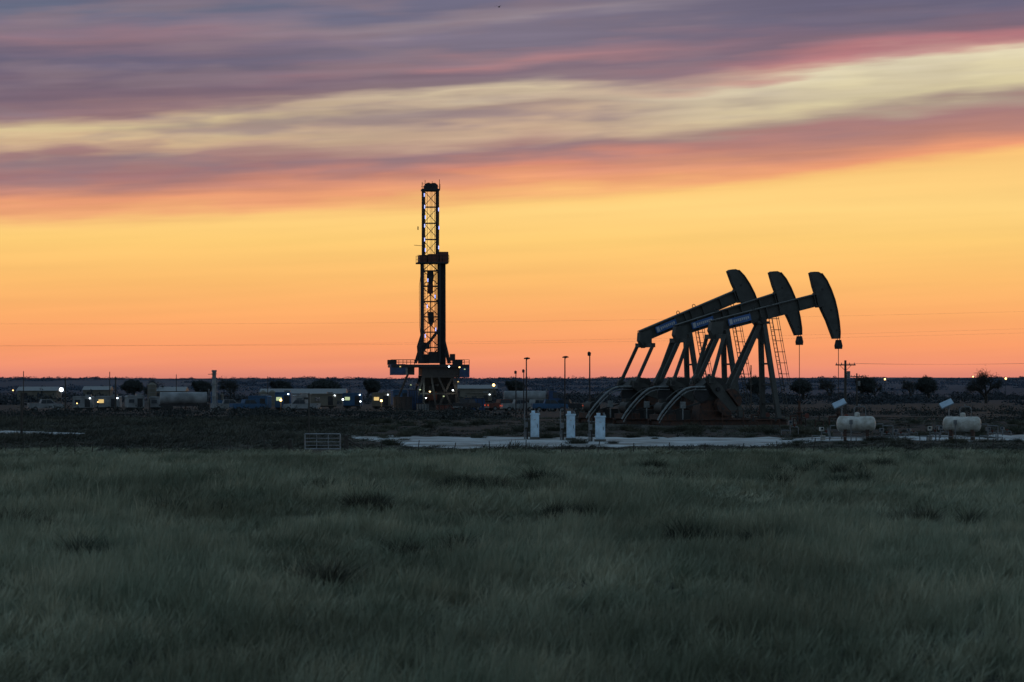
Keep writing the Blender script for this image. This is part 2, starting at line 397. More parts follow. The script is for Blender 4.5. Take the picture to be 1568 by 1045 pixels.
for i in range(240):
    d=random.uniform(160,255); x=W(random.uniform(560,1600),d)
    if inpoly(x,d,POL[0]) and random.random()<.7: continue
    pts.append((x,d,0)); rots.append((0,0,random.uniform(0,6))); k_=random.uniform(0.3,1.0); scs.append((k_*1.6,k_*1.6,k_*0.8))
scatter("tall_weeds",wc,pts,rots,scs)

# ------------------------------------------------------------ pump jacks
PT=math.radians(23)
def pump(px,d,dang,cang):
    m=MB(); PZ=8.7
    ca,sa=math.cos(dang),math.sin(dang)
    def R(x,z): return (x*ca-z*sa, PZ+x*sa+z*ca)
    m.box((-3.6,0,0.1),(11.6,3.0,0.2),"concrete")
    for yy in(-1.15,1.15):
        for zz,hh,ww in((0.24,0.06,0.34),(0.62,0.06,0.34),(0.43,0.32,0.06)): m.box((-3.7,yy,zz),(10.6,ww,hh),"rust_brown")
    for i in range(9): m.box((-8.7+i*1.27,0,0.42),(0.16,2.25,0.3),"rust_brown")
    for sy_ in(-1,1):
        m.bar((0.12,sy_*0.28,PZ-0.75),(0.87,sy_*1.3,0.65),0.3,0.36,"pump_grey",up=(1,0,0))
        m.bar((-0.2,sy_*0.24,PZ-0.8),(-3.15,sy_*0.5,2.2),0.2,0.34,"pump_grey")
        m.box((0.87,sy_*1.3,0.72),(0.7,0.6,0.1),"pump_dark")
    for t in(0.2,0.42,0.64,0.84):
        a=Vector((0.12,0.28,PZ-0.75)).lerp(Vector((0.87,1.3,0.65)),t); m.bar((a.x,-a.y,a.z),(a.x,a.y,a.z),0.14,0.14,"pump_grey")
    for t in(0.3,0.6,0.85):
        a=Vector((-0.2,0.24,PZ-0.8)).lerp(Vector((-3.15,0.5,2.2)),t); m.bar((a.x,-a.y,a.z),(a.x,a.y,a.z),0.12,0.12,"pump_grey")
    m.box((0,0,PZ-0.66),(1.0,0.95,0.2),"pump_grey")
    m.cyl((0,-0.55,PZ-0.48),(0,0.55,PZ-0.48),0.24,0.24,"pump_dark",14)
    t0=(-4.2,-1.0);t1=(5.05,1.19)
    bl=Vector((t1[0]-t0[0],t1[1]-t0[1])); bn=Vector((-bl.y,bl.x)).normalized()
    def beamq(o0,o1,h0,h1,y0,y1,mm,a=0.0,b=1.0):
        P=[]
        for tt,off in((a,o0),(b,o0),(b,o1),(a,o1)):
            x=t0[0]+bl.x*tt+bn.x*off; z=t0[1]+bl.y*tt+bn.y*off; P.append(R(x,z))
        m.prism(P,y0,y1,mm)
    beamq(-0.42,0.42,0,0,-0.04,0.04,"pump_grey")
    beamq(0.42,0.48,0,0,-0.26,0.26,"pump_grey"); beamq(-0.48,-0.42,0,0,-0.26,0.26,"pump_grey")
    for tt in(0.03,0.2,0.34,0.44,0.5,0.62,0.8,0.95): beamq(-0.42,0.42,0,0,-0.24,0.24,"pump_grey",tt,tt+0.006)
    beamq(-0.25,0.27,0,0,-0.275,-0.245,"sign_blue",0.14,0.345)
    for i in range(8): beamq(-0.06 if i%3 else -0.1,0.12,0,0,-0.29,-0.277,"sign_white",0.187+i*0.0185,0.187+i*0.0185+0.011)
    beamq(-0.16,0.2,0,0,-0.29,-0.277,"sign_white",0.15,0.175)
    for tt in(0.4,0.56):
        x=t0[0]+bl.x*tt+bn.x*0.6; z=t0[1]+bl.y*tt+bn.y*0.6; c=R(x,z)
        for i in range(8):
            a=2*math.pi*i/8;b_=2*math.pi*(i+1)/8
            m.cyl((c[0]+.14*math.cos(a),0,c[1]+.14*math.sin(a)),(c[0]+.14*math.cos(b_),0,c[1]+.14*math.sin(b_)),0.03,0.03,"pump_dark",5)
    TX,TZ=R(t0[0]+0.3,t0[1]-0.75)
    P=[R(t0[0]-0.1,t0[1]+0.35),R(t0[0]+0.9,t0[1]+0.4),R(t0[0]+0.75,t0[1]-0.75),R(t0[0]+0.05,t0[1]-0.95),R(t0[0]-0.25,t0[1]-0.3)]
    m.prism(P,-0.3,0.3,"pump_grey")
    m.bar((TX,-1.5,TZ),(TX,1.5,TZ),0.36,0.34,"pump_grey")
    hp=[(1243,417),(1247,415),(1255,415),(1260,417.5),(1268,428),(1275,442),(1281,458),(1285,474),(1288,492),(1289.5,508),(1289,518),(1281,518.5),(1277,508),(1270,490),(1262,474),(1254,456),(1248,438)]
    prof=[R((a-1165)*0.0544,(655-b_)*0.05-PZ) for a,b_ in hp]
    m.prism(prof,-0.24,0.24,"pump_grey")
    for i in range(3,10):
        a=prof[i];b_=prof[i+1]; m.bar((a[0],0,a[1]),(b_[0],0,b_[1]),0.66,0.09,"pump_dark",up=(1,0,0.3))
    cx=[((prof[i][0]+prof[16-(i-3)][0])/2,(prof[i][1]+prof[16-(i-3)][1])/2) for i in(4,6,8)]
    for c in cx: m.cyl((c[0],-0.26,c[1]),(c[0],0.26,c[1]),0.09,0.09,"pump_dark",8)
    a=R(5.0,1.15)
    m.box((a[0],0,a[1]),(0.5,0.62,1.15),"pump_grey",Matrix.Rotation(-(math.radians(13.4)+dang),3,'Y'))
    hx=6.78; lowz=prof[10][1]
    for yy in(-0.16,0.16): m.cyl((hx,yy,lowz+1.2),(hx,yy,lowz-0.35),0.03,0.03,"steel_dark",5)
    m.prism([(hx-0.1,lowz-0.1),(hx+0.1,lowz-0.1),(hx+0.22,lowz-0.55),(hx+0.18,lowz-0.8),(hx-0.18,lowz-0.8),(hx-0.22,lowz-0.55)],-0.26,0.26,"steel_dark")
    m.cyl((hx,0,lowz-0.7),(hx,0,1.5),0.028,0.028,"steel_dark",6)
    for z0,z1,r in((0,0.5,0.2),(0.5,0.6,0.32),(0.6,1.0,0.15),(1.0,1.1,0.27),(1.1,1.5,0.13),(1.5,1.9,0.09),(1.9,2.0,0.14)): m.cyl((hx,0,z0),(hx,0,z1),r,r,"rust_brown",12)
    m.cyl((hx-0.8,0,0.8),(hx+0.8,0,0.8),0.08,0.08,"rust_brown",8); m.cyl((hx-0.8,0,0.8),(hx-0.8,0,0.05),0.08,0.08,"rust_brown",8)
    m.cyl((hx+0.55,-0.2,0.8),(hx+0.55,-0.26,0.8),0.2,0.2,"rig_red",12)
    a=Vector((0.8,0,8.5));b_=Vector((2.35,0,0.8))
    for yy in(-0.24,0.24): m.cyl(a+Vector((0,yy,0)),b_+Vector((0,yy,0)),0.035,0.035,"pump_grey",5)
    for i in range(24):
        c=a.lerp(b_,(i+.5)/24); m.cyl(c+Vector((0,-.24,0)),c+Vector((0,.24,0)),0.022,0.022,"pump_grey",4)
    for yy,xx in((-0.36,0.35),(0.36,0.35),(0,0.72)): m.cyl(a+Vector((xx,yy,0)),a.lerp(b_,0.68)+Vector((xx,yy,0)),0.028,0.028,"pump_grey",4)
    for i in range(7):
        c=a.lerp(b_,0.02+i*0.11); q=[(0,-.24),(.35,-.36),(.64,-.2),(.72,0),(.64,.2),(.35,.36),(0,.24)]
        m.tube([c+Vector((u,v,0)) for u,v in q],0.026,"pump_grey",4)
    m.prism([(-5.7,.65),(-2.8,.65),(-3.0,2.1),(-5.4,2.1)],-0.62,0.62,"rust_brown")
    m.prism([(-5.35,2.1),(-3.2,2.1),(-3.2,3.1),(-3.6,3.75),(-4.5,3.85),(-5.35,3.2)],-0.66,0.66,"pump_dark")
    C=Vector((-4.3,0,2.95)); m.cyl(C+Vector((0,-1.35,0)),C+Vector((0,1.35,0)),0.16,0.16,"steel_dark",12)
    u=Vector((math.cos(cang),0,math.sin(cang))); n_=Vector((-u.z,0,u.x))
    def pl(lst): return [((C+u*a+n_*b).x,(C+u*a+n_*b).z) for a,b in lst]
    pin=C+u*0.95
    for s_ in(-1,1):
        y0,y1=sorted((s_*0.98,s_*1.18))
        m.prism(pl([(1.3,-0.24),(1.3,0.24),(0,0.42),(-2.1,0.3),(-2.2,0.2),(-2.2,-0.2),(-2.1,-0.3),(0,-0.42)]),y0,y1,"pump_grey")
        y0,y1=sorted((s_*0.84,s_*1.36))
        for q in(1,-1):
            m.prism(pl([(-0.55,q*0.46),(-0.7,q*0.85),(-1.15,q*1.08),(-1.75,q*1.02),(-2.1,q*0.72),(-2.15,q*0.4)]),y0,y1,"rust_brown")
            c=C-u*1.35+n_*(q*.74); m.cyl(c+Vector((0,y0-.04,0)),c+Vector((0,y1+.04,0)),.09,.09,"pump_dark",8)
        m.cyl(pin+Vector((0,s_*0.9,0)),pin+Vector((0,s_*1.6,0)),0.17,0.17,"pump_dark",12)
        m.bar(pin+Vector((0,s_*1.47,0)),(TX,s_*1.42,TZ),0.17,0.25,"pump_grey",up=(1,0,0))
        m.box(pin+Vector((0,s_*1.47,0)),(0.42,0.24,0.5),"pump_grey")
    m.box((-8.3,0.1,0.85),(1.5,1.5,0.4),"rust_brown")
    m.cyl((-8.3,-0.55,1.5),(-8.3,0.75,1.5),0.46,0.46,"pump_dark",16); m.cyl((-8.3,.75,1.5),(-8.3,.95,1.5),0.36,0.3,"pump_dark",16)
    m.box((-8.3,0.1,2.05),(0.4,0.4,0.3),"pump_dark")
    m.cyl((-8.3,-.86,1.5),(-8.3,-.7,1.5),.3,.3,"steel_dark",14); m.cyl((-5.5,-.86,2.6),(-5.5,-.7,2.6),.62,.62,"steel_dark",18)
    m.bar((-8.2,-.78,1.2),(-5.3,-.78,2.0),.12,.05,"rubber",up=(0,1,0))
    q=[(-9.35,.62),(-9.1,1.05),(-8.5,1.75),(-7.9,2.35),(-7.4,2.75),(-7.0,2.98),(-6.5,3.1),(-5.4,3.12)]
    m.tube([Vector((a,-1.2,b_)) for a,b_ in q],0.08,"guard_grey",8)
    m.tube([Vector((a+.25,-.95,b_-.22)) for a,b_ in q],0.05,"guard_grey",6)
    m.tube([Vector((a+.4,.9,b_-.1)) for a,b_ in q],0.05,"pump_grey",6)
    for a,b_ in q[2:6:2]: m.cyl((a,-1.2,b_),(a,-1.2,0.65),0.035,0.035,"pump_dark",5)
    m.box((-6.7,0.4,1.0),(1.3,1.0,.7),"pump_dark")
    m.cyl((-7.3,-1.3,0.65),(-7.3,-1.3,1.6),0.06,0.06,"guard_grey",6); m.box((-7.3,-1.3,1.75),(0.4,0.2,0.5),"guard_grey")
    for i in range(5):
        x=-2+i*1.9; m.tube([(x,-1.9,0),(x,-1.9,.5+.1*(i%3)),(x+.7,-1.9,.5+.1*(i%3)),(x+.7,-1.9,0)],.05,"rust_brown",6); m.cyl((x+.35,-1.9,.5),(x+.35,-1.9,.95),.09,.06,"pump_dark",8)
    for x in(-5.9,-4.2,-2.4): m.cyl((x,-1.75,0),(x,-1.75,1.35),.04,.04,"rust_brown",5)
    for z in(.75,1.3): m.bar((-5.9,-1.75,z),(-2.4,-1.75,z),.05,.05,"rust_brown")
    o=m.obj("pump_jack",(W(px,d),d,0),PT,bevel=0.015)
    return o
pump(1165,229.0,0.0,math.radians(132))
pump(1107.5,235.0,math.radians(3.2),math.radians(150))
pump(1050,241.0,math.radians(8.0),math.radians(160))

# ------------------------------------------------------------ drilling rig
def rig():
    d=520;s=d/F; m=MB()
    rx=lambda px:(px-662)*s
    rz=lambda py:(628-py)*s
    sd="steel_dark"
    def leg4(x0,x1,y0,y1,pa,pb,r,step,mm=sd,br=0.12):
        za,zb=rz(pa),rz(pb)
        for x in(x0,x1):
            for y in(y0,y1): m.bar((x,y,za),(x,y,zb),r,r,mm)
        n=max(1,round((zb-za)/step)); st=(zb-za)/n
        for i in range(n+1):
            z=za+i*st
            m.bar((x0,y0,z),(x1,y0,z),br,br,mm)
            m.bar((x0,y1,z),(x1,y1,z),br,br,mm); m.bar((x0,y0,z),(x0,y1,z),br,br,mm); m.bar((x1,y0,z),(x1,y1,z),br,br,mm)
            if i<n:
                q=(x0,x1) if i%2 else (x1,x0)
                m.bar((q[0],y1,z),(q[1],y1,z+st),br*.8,br*.8,mm); m.bar((q[1],y0,z),(q[0],y0,z+st),br*.8,br*.8,mm)
                m.bar((x0,y0,z),(x0,y1,z+st),br*.8,br*.8,mm); m.bar((x1,y1,z),(x1,y0,z+st),br*.8,br*.8,mm)
    leg4(rx(648),rx(670),-1.25,1.25,392,293,0.34,2.9)
    leg4(rx(646.5),rx(672.5),-1.5,1.5,556,392,0.42,2.6,br=0.17)
    for px_,r in((651,.05),(654.5,.04),(659,.03),(661,.03),(663,.03),(666,.05),(668,.09)): m.cyl((rx(px_),0.4,rz(556)),(rx(px_),0.4,rz(294)),r,r,sd,5)
    for i in range(60):
        z=rz(556)+i*0.48; m.box((rx(649),-1.3,z),(0.45,0.05,0.06),sd)
    for i in range(7):
        for j in range(5): m.cyl((rx(674.3)+i*0.135,-1+j*0.45,rz(560)),(rx(674.3)+i*0.13,-1+j*0.45,rz(402)),0.075,0.075,sd,5)
    m.prism([(rx(655),rz(415)),(rx(663),rz(415)),(rx(664.5),rz(424)),(rx(662),rz(436)),(rx(656),rz(436)),(rx(653.5),rz(424))],-0.5,0.5,sd)
    m.box((rx(659),0,rz(443)),(0.9,0.9,1.6),"rig_red"); m.cyl((rx(659),0,rz(450)),(rx(659),0,rz(556)),0.1,0.1,sd,6)
    m.prism([(rx(655),rz(478)),(rx(664),rz(478)),(rx(664.5),rz(492)),(rx(661),rz(500)),(rx(656),rz(495))],-0.5,0.5,sd)
    m.box((rx(659),0,rz(291.5)),(rx(673)-rx(645.5),3.1,0.3),sd)
    m.prism([(rx(649),rz(291)),(rx(670),rz(291)),(rx(670),rz(284)),(rx(665),rz(281.5)),(rx(653),rz(281.5)),(rx(649),rz(285))],-0.9,0.9,"rig_red")
    m.cyl((rx(655),-.95,rz(286)),(rx(655),.95,rz(286)),0.6,0.6,sd,12); m.cyl((rx(664),-.95,rz(286)),(rx(664),.95,rz(286)),0.6,0.6,sd,12)
    for px_,t in((645.5,280),(650,277),(656,280.5),(661,279),(672,276),(672.8,283)): m.cyl((rx(px_),-1.4,rz(291)),(rx(px_),-1.4,rz(t)),0.05,0.05,sd,5)
    m.bar((rx(645.5),-1.4,rz(283)),(rx(655),-1.4,rz(283)),0.06,0.06,sd); m.bar((rx(645.5),1.4,rz(285.5)),(rx(673),1.4,rz(285.5)),0.06,0.06,sd)
    m.box((rx(661.5),0,rz(403.6)),(rx(686)-rx(638.5),4.4,0.22),sd)
    for x0,x1,t in((642,652,392),(672,685,388),(654,670,390)):
        m.box((rx((x0+x1)/2),-1.95,(rz(402.8)+rz(t))/2),(rx(x1)-rx(x0),0.12,rz(t)-rz(402.8)),"rig_red")
        m.box((rx((x0+x1)/2),1.95,(rz(402.8)+rz(t))/2),(rx(x1)-rx(x0),0.12,rz(t)-rz(402.8)),"rig_red")
    m.box((rx(685),0,rz(396)),(0.12,3.7,1.5),"rig_red"); m.box((rx(679),0,rz(387.5)),(1.6,1.6,0.3),"rig_red")
    m.box((rx(642),0,rz(397)),(0.12,3.7,1.2),"rig_red")
    for px_ in(638.5,645,652,660,668,676,686):
        for yy in(-2.15,2.15): m.cyl((rx(px_),yy,rz(403)),(rx(px_),yy,rz(392)),0.04,0.04,sd,4)
    for z in(392,397.5):
        for yy in(-2.15,2.15): m.bar((rx(638.5),yy,rz(z)),(rx(686),yy,rz(z)),0.06,0.06,sd)
    m.bar((rx(634),0,rz(376)),(rx(648),0,rz(377)),0.08,0.08,sd); m.box((rx(640),0,rz(350)),(0.18,0.18,0.6),sd)
    m.tube([(rx(648),-1.5,rz(383)),(rx(641),-1.5,rz(440)),(rx(641.5),-1.5,rz(500)),(rx(646),-1.5,rz(540))],.035,sd,4)
    for yy in(-1.9,1.9):
        m.bar((rx(648),yy,rz(508)),(rx(641),yy,rz(530)),0.3,0.3,sd); m.bar((rx(641),yy,rz(530)),(rx(643),yy,rz(557)),0.35,0.35,sd)
        m.bar((rx(645),yy,rz(527)),(rx(636),yy,rz(557)),0.25,0.25,sd); m.bar((rx(679),yy,rz(520)),(rx(688),yy,rz(557)),0.3,0.3,sd)
        m.bar((rx(646),yy,rz(540)),(rx(672),yy,rz(505)),0.28,0.28,sd)
    m.box((rx(650),0.2,rz(550)),(1.6,2.4,1.6),sd); m.box((rx(664),-0.3,rz(548)),(1.8,2,2.0),sd); m.box((rx(652),0,rz(530)),(1.2,1.6,1.1),sd)
    m.box((rx(655),0,rz(561)),(rx(714)-rx(597),9.5,0.5),sd)
    m.box((rx(672),0,rz(569)),(rx(700)-rx(643),8.4,1.4),sd)
    m.box((rx(607),-3.0,rz(566.5)),(2.5,3.4,1.9),"rig_blue"); m.box((rx(625),-2.6,rz(567)),(1.6,3,1.7),"steel_dark")
    m.box((rx(708),-3.0,rz(568.5)),(1.7,3.4,2.2),"rig_blue"); m.box((rx(692),-2.8,rz(566)),(1.6,2.6,1.6),"steel_dark")
    m.box((rx(619),-4.3,rz(568)),(.5,.6,1.5),"galv")
    for i in range(11):
        px_=596+i*11.9
        if 640<px_<684: continue
        for yy in(-4.7,4.7): m.cyl((rx(px_),yy,rz(559)),(rx(px_),yy,rz(551.5)),0.05,0.05,sd,4)
    for z in(551.5,555):
        for yy in(-4.7,4.7):
            m.bar((rx(596),yy,rz(z)),(rx(640),yy,rz(z)),0.07,0.07,sd); m.bar((rx(684),yy,rz(z)),(rx(715),yy,rz(z)),0.07,0.07,sd)
    m.box((rx(603),4.6,rz(555)),(1.6,0.06,0.8),sd); m.box((rx(704),4.6,rz(555)),(1.8,0.06,0.8),sd); m.box((rx(690),-4,rz(548)),(0.9,0.6,1.2),sd)
    for yy in(-4,4):
        m.bar((rx(630),yy,0.2),(rx(704),yy,0.2),0.5,0.5,sd); m.bar((rx(643),yy,rz(577)),(rx(700),yy,rz(577)),0.4,0.4,sd)
        for a,b_ in((632,645),(646,646),(665,658),(668,690),(690,668),(696,696),(702,690)): m.bar((rx(a),yy,0.3),(rx(b_),yy,rz(577)),0.32,0.32,sd)
        m.bar((rx(640),yy,rz(603)),(rx(696),yy,rz(603)),0.25,0.25,sd)
    for a in(640,668,694): m.bar((rx(a),-4,rz(590)),(rx(a),4,rz(590)),0.3,0.3,sd)
    m.cyl((rx(661),0,0),(rx(661),0,4.2),0.5,0.5,sd,12); m.box((rx(661),0,2.4),(1.8,1.3,1.5),"rig_red")
    m.box((rx(672),1.5,1.6),(5,2,3.2),sd); m.box((rx(690),2,1.5),(3,2,3),sd); m.box((rx(645),2.5,1.4),(3,2,2.8),"rig_blue"); m.box((rx(672),3.6,3.4),(6,.2,4.8),sd)
    for yy in(-3.4,-2.4): m.bar((rx(626),yy,rz(566)),(rx(600),yy,0.0),0.12,0.3,sd)
    for i in range(18):
        t=i/18; m.box((rx(626)+(rx(600)-rx(626))*t,-2.9,rz(566)*(1-t)),(0.3,1,0.06),sd)
    for px_,py_ in((648.5,300),(649,318),(650,334),(670.5,322),(649,347),(671,350),(649,368),(670.5,380),(650,384),(654,430),(665,455),(653,470),(666,505),(650,515)):
        m.box((rx(px_),-1.75,rz(py_)),(0.12,0.12,0.6),"lamp_cool"); m.box((rx(px_),-1.64,rz(py_)),(0.2,0.08,0.66),sd)
    for px_,py_,k_ in((684,562,"lamp_white"),(632,602,"lamp_white"),(640,597,"window_green"),(700,563,"lamp_warm"),(690,598,"lamp_white"),(655,600,"lamp_warm"),(676,607,"window_green"),(610,562,"window_warm"),(708,566,"window_green"),(626,590,"window_green"),(649,610,"lamp_white"),(698,585,"window_warm")):
        m.box((rx(px_),-4.75,rz(py_)),(0.24,0.1,0.18),k_); m.box((rx(px_),-4.66,rz(py_)),(0.32,0.08,0.26),sd)
    for px_,yy,wx,hz,k_ in((612,-7,3.2,2.2,"steel_dark"),(628,-6,1.6,3.4,"rig_blue"),(722,-6,3.4,2.0,"rig_blue"),(738,-3,3.0,1.5,"steel_dark"),(705,-7,2.2,1.3,"rig_red"),(642,-7,2,1.1,"trailer_white"),(760,0,4,1.2,"steel_dark"),(678,-8,3.5,.9,"rig_red")):
        m.box((rx(px_),yy,hz/2),(wx,2.0,hz),k_); m.box((rx(px_),yy,hz+.06),(wx+.16,2.16,.12),sd)
        for k2 in range(4): m.box((rx(px_)-wx/2+wx*(k2+.5)/4,yy-1.04,hz/2),(.1,.08,hz*.92),sd)
        m.bar((rx(px_)-wx/2,yy-1,hz+.9),(rx(px_)+wx/2,yy-1,hz+.9),.05,.05,sd)
    o=m.obj("drilling_rig",(W(662,d),d,H(0,d)),math.radians(6))
    for px_,py_,p,c in((650,598,80,(0.85,1,.85)),(690,598,60,(1,.85,.6)),(625,604,60,(.8,.9,1))):
        l=bpy.data.lights.new("rig_flood","POINT"); l.energy=p; l.color=c; l.shadow_soft_size=0.3
        lo=bpy.data.objects.new("flood_bulb",l); COL.objects.link(lo); lo.location=(rx(px_),-5.5,rz(py_)); lo.parent=o
rig()

# ------------------------------------------------------------ site objects
def base(px,d): x=W(px,d); return (x,d,H(x,d))
def trailer(px,d,wpx,hm,matn,win=None,lit=(),rz=0):
    s=d/F; Lx=wpx*s; m=MB(); hh=hm
    m.box((0,0,0.55+hh/2),(Lx,2.6,hh),matn)
    m.prism([(-Lx/2-.1,.55+hh),(Lx/2+.1,.55+hh),(Lx/2-.2,.75+hh),(-Lx/2+.2,.75+hh)],-1.4,1.4,matn)
    m.box((0,0,0.45),(Lx*0.98,2.0,0.18),"steel_dark")
    for x in(-Lx*.32,-Lx*.2,Lx*.3): 
        for y in(-1.05,1.05): m.cyl((x,y-.12,.4),(x,y+.12,.4),.4,.4,"rubber",12)
    n=max(2,int(Lx/2.2))
    for i in range(n):
        x=-Lx/2+Lx*(i+.5)/n
        if i%3==1: m.box((x,-1.32,.55+hh*.45),(.9,.06,hh*.8),"steel_dark")
        else:
            k_="glass_dark"
            if i in lit and win: k_=win
            m.box((x,-1.32,.55+hh*.6),(0.9,.05,.6),k_); m.box((x,-1.33,.55+hh*.6-.36),(1.05,.08,.07),matn)
    if win: m.box((Lx/2-.4,-1.4,.4+hh),(.2,.15,.15),"lamp_white")
    m.box((Lx*.25,0,.85+hh),(1.0,1.0,.35),"galv")
    m.obj("site_trailer",base(px,d),rz)
trailer(128,500,30,1.7,"trailer_white","window_green",(2,))
trailer(166,510,38,1.7,"trailer_white","window_warm",(0,))
trailer(206,505,26,1.8,"trailer_white",rz=.3)
trailer(246,508,34,1.6,"trailer_white","window_warm",(3,))
trailer(398,500,30,1.8,"trailer_blue",rz=-.2)
trailer(434,505,24,2.4,"trailer_blue","window_green",(0,))
trailer(495,540,40,2.0,"tan_paint","window_green",(2,),rz=.15)
trailer(540,545,30,2.1,"trailer_blue","window_green",(0,))
trailer(584,530,28,2.2,"tan_paint","window_warm",(0,))
trailer(612,560,24,2.6,"trailer_blue",rz=.2)
trailer(735,580,36,2.0,"tan_paint","window_warm",(2,))
trailer(460,520,22,1.9,"trailer_white",rz=.4)
def pickup(px,d,matn,rz=0,lit=False):
    m=MB()
    m.prism([(-2.8,.55),(2.75,.55),(2.8,1.0),(2.65,1.2),(1.35,1.3),(.75,1.9),(-.75,1.92),(-.95,1.32),(-2.8,1.3)],-.95,.95,matn)
    m.prism([(1.2,1.3),(.72,1.82),(.05,1.84),(.05,1.3)],-.97,.97,"glass_dark"); m.prism([(-.05,1.3),(-.05,1.84),(-.7,1.84),(-.85,1.3)],-.97,.97,"glass_dark")
    m.box((-1.88,0,1.31),(1.7,1.6,.04),"steel_dark"); m.box((2.85,0,.6),(.15,1.9,.25),"galv"); m.box((-2.87,0,.6),(.15,1.9,.25),"galv")
    for x in(-1.8,1.85):
        for y in(-.9,.9): m.cyl((x,y-.12,.4),(x,y+.12,.4),.4,.4,"rubber",14); m.cyl((x,y-.14,.4),(x,y+.14,.4),.2,.2,"galv",10)
    if lit: m.box((-2.96,-.7,.95),(.04,.2,.25),"tail_red"); m.box((-2.96,.7,.95),(.04,.2,.25),"tail_red"); m.box((2.81,-.7,.95),(.04,.2,.2),"lamp_white")
    m.obj("pickup_truck",base(px,d),rz,bevel=0.04)
pickup(795,480,"trailer_white",.2,True); pickup(842,470,"trailer_blue",.1); pickup(865,475,"steel_dark",3.0,True); pickup(380,475,"trailer_blue",.4)
pickup(70,480,"trailer_white",.3); pickup(462,470,"trailer_white",2.9); pickup(770,500,"rig_red",.4,True); pickup(715,505,"steel_dark",1.0); pickup(822,480,"trailer_white",.5); pickup(350,480,"trailer_white",.2)
def semi(px,d,matn,rz=0):
    m=MB()
    m.prism([(2.2,.7),(4.8,.7),(4.9,1.6),(3.9,1.8),(3.6,3.1),(2.2,3.2)],-1.2,1.2,matn); m.prism([(3.85,1.85),(3.6,2.9),(2.9,2.95),(2.9,1.85)],-1.22,1.22,"glass_dark")
    m.box((-2.2,0,.95),(8.4,1.6,.3),"steel_dark"); m.cyl((-6.2,0,2.1),(1.6,0,2.1),1.05,1.05,"trailer_white",20); m.cyl((2.0,1,.9),(2.0,1,3.7),.08,.08,"galv",8)
    for x in(-5.6,-4.5,.6,1.6,4.1):
        for y in(-1,1): m.cyl((x,y-.15,.5),(x,y+.15,.5),.5,.5,"rubber",14)
    m.obj("tanker_truck",base(px,d),rz)
semi(302,500,"trailer_blue",.15); semi(822,560,"rig_blue",.1)
def silo(px,d,top,w_):
    s=d/F; b_=base(px,d); h=ZZ(top,d)-b_[2]; r=w_*s/2; m=MB()
    m.cyl((0,0,0),(0,0,h-r*.5),r,r,"tan_paint",24); m.cyl((0,0,h-r*.5),(0,0,h),r,r*.25,"tan_paint",24)
    for i in range(1,5): m.cyl((0,0,h*i/5.5),(0,0,h*i/5.5+.08),r+.04,r+.04,"galv",24)
    for y in(-.2,.2): m.cyl((-r-.1,y,0),(-r-.1,y,h),.04,.04,"galv",5)
    for i in range(int(h/.4)): m.cyl((-r-.1,-.2,i*.4),(-r-.1,.2,i*.4),.025,.025,"galv",4)
    m.obj("storage_silo",b_)
silo(233,640,586,13); silo(403,620,598,12); silo(417,620,598,12); silo(340,500,603,5)
def stack(px,d,top,w_):
    s=d/F; b_=base(px,d); h=ZZ(top,d)-b_[2]; r=w_*s/2; m=MB()
    m.cyl((0,0,0),(0,0,h*.12),r*1.6,r,"trailer_white",16); m.cyl((0,0,h*.12),(0,0,h*.95),r,r*.85,"trailer_white",16); m.cyl((0,0,h*.95),(0,0,h),r*1.1,r*1.1,"galv",16)
    for k_ in(.35,.65,.9): m.cyl((0,0,h*k_),(0,0,h*k_+.12),r*1.25,r*1.25,"galv",16)
    m.cyl((r*1.3,0,0),(r*1.3,0,h*.8),.06,.06,"galv",6); m.box((-r*1.6,0,h*.9),(.7,1,.08),"steel_dark")
    m.obj("flare_stack",b_)
stack(328,480,567,7)
def shed(px,d,wpx,hm):
    s=d/F;Lx=wpx*s;m=MB()
    m.box((0,0,hm/2),(Lx,8,hm),"tan_paint"); k0=len(m.v)
    m.prism([(-4.4,hm),(4.4,hm),(0,hm+1.1)],-Lx/2-.3,Lx/2+.3,"galv")
    m.v[k0:]=[(v[1],v[0],v[2]) for v in m.v[k0:]]
    for i in range(int(Lx/4)):
        x=-Lx/2+2+i*4; m.box((x,-4.03,hm*.5),(1.6,.08,hm*.62) if i%3==0 else (1.2,.08,.8),"steel_dark")
    m.obj("metal_shed",base(px,d))
shed(465,680,128,2.2); shed(260,760,50,2.8); shed(725,900,70,3.4); shed(60,820,60,3.0); shed(150,900,40,3.0)
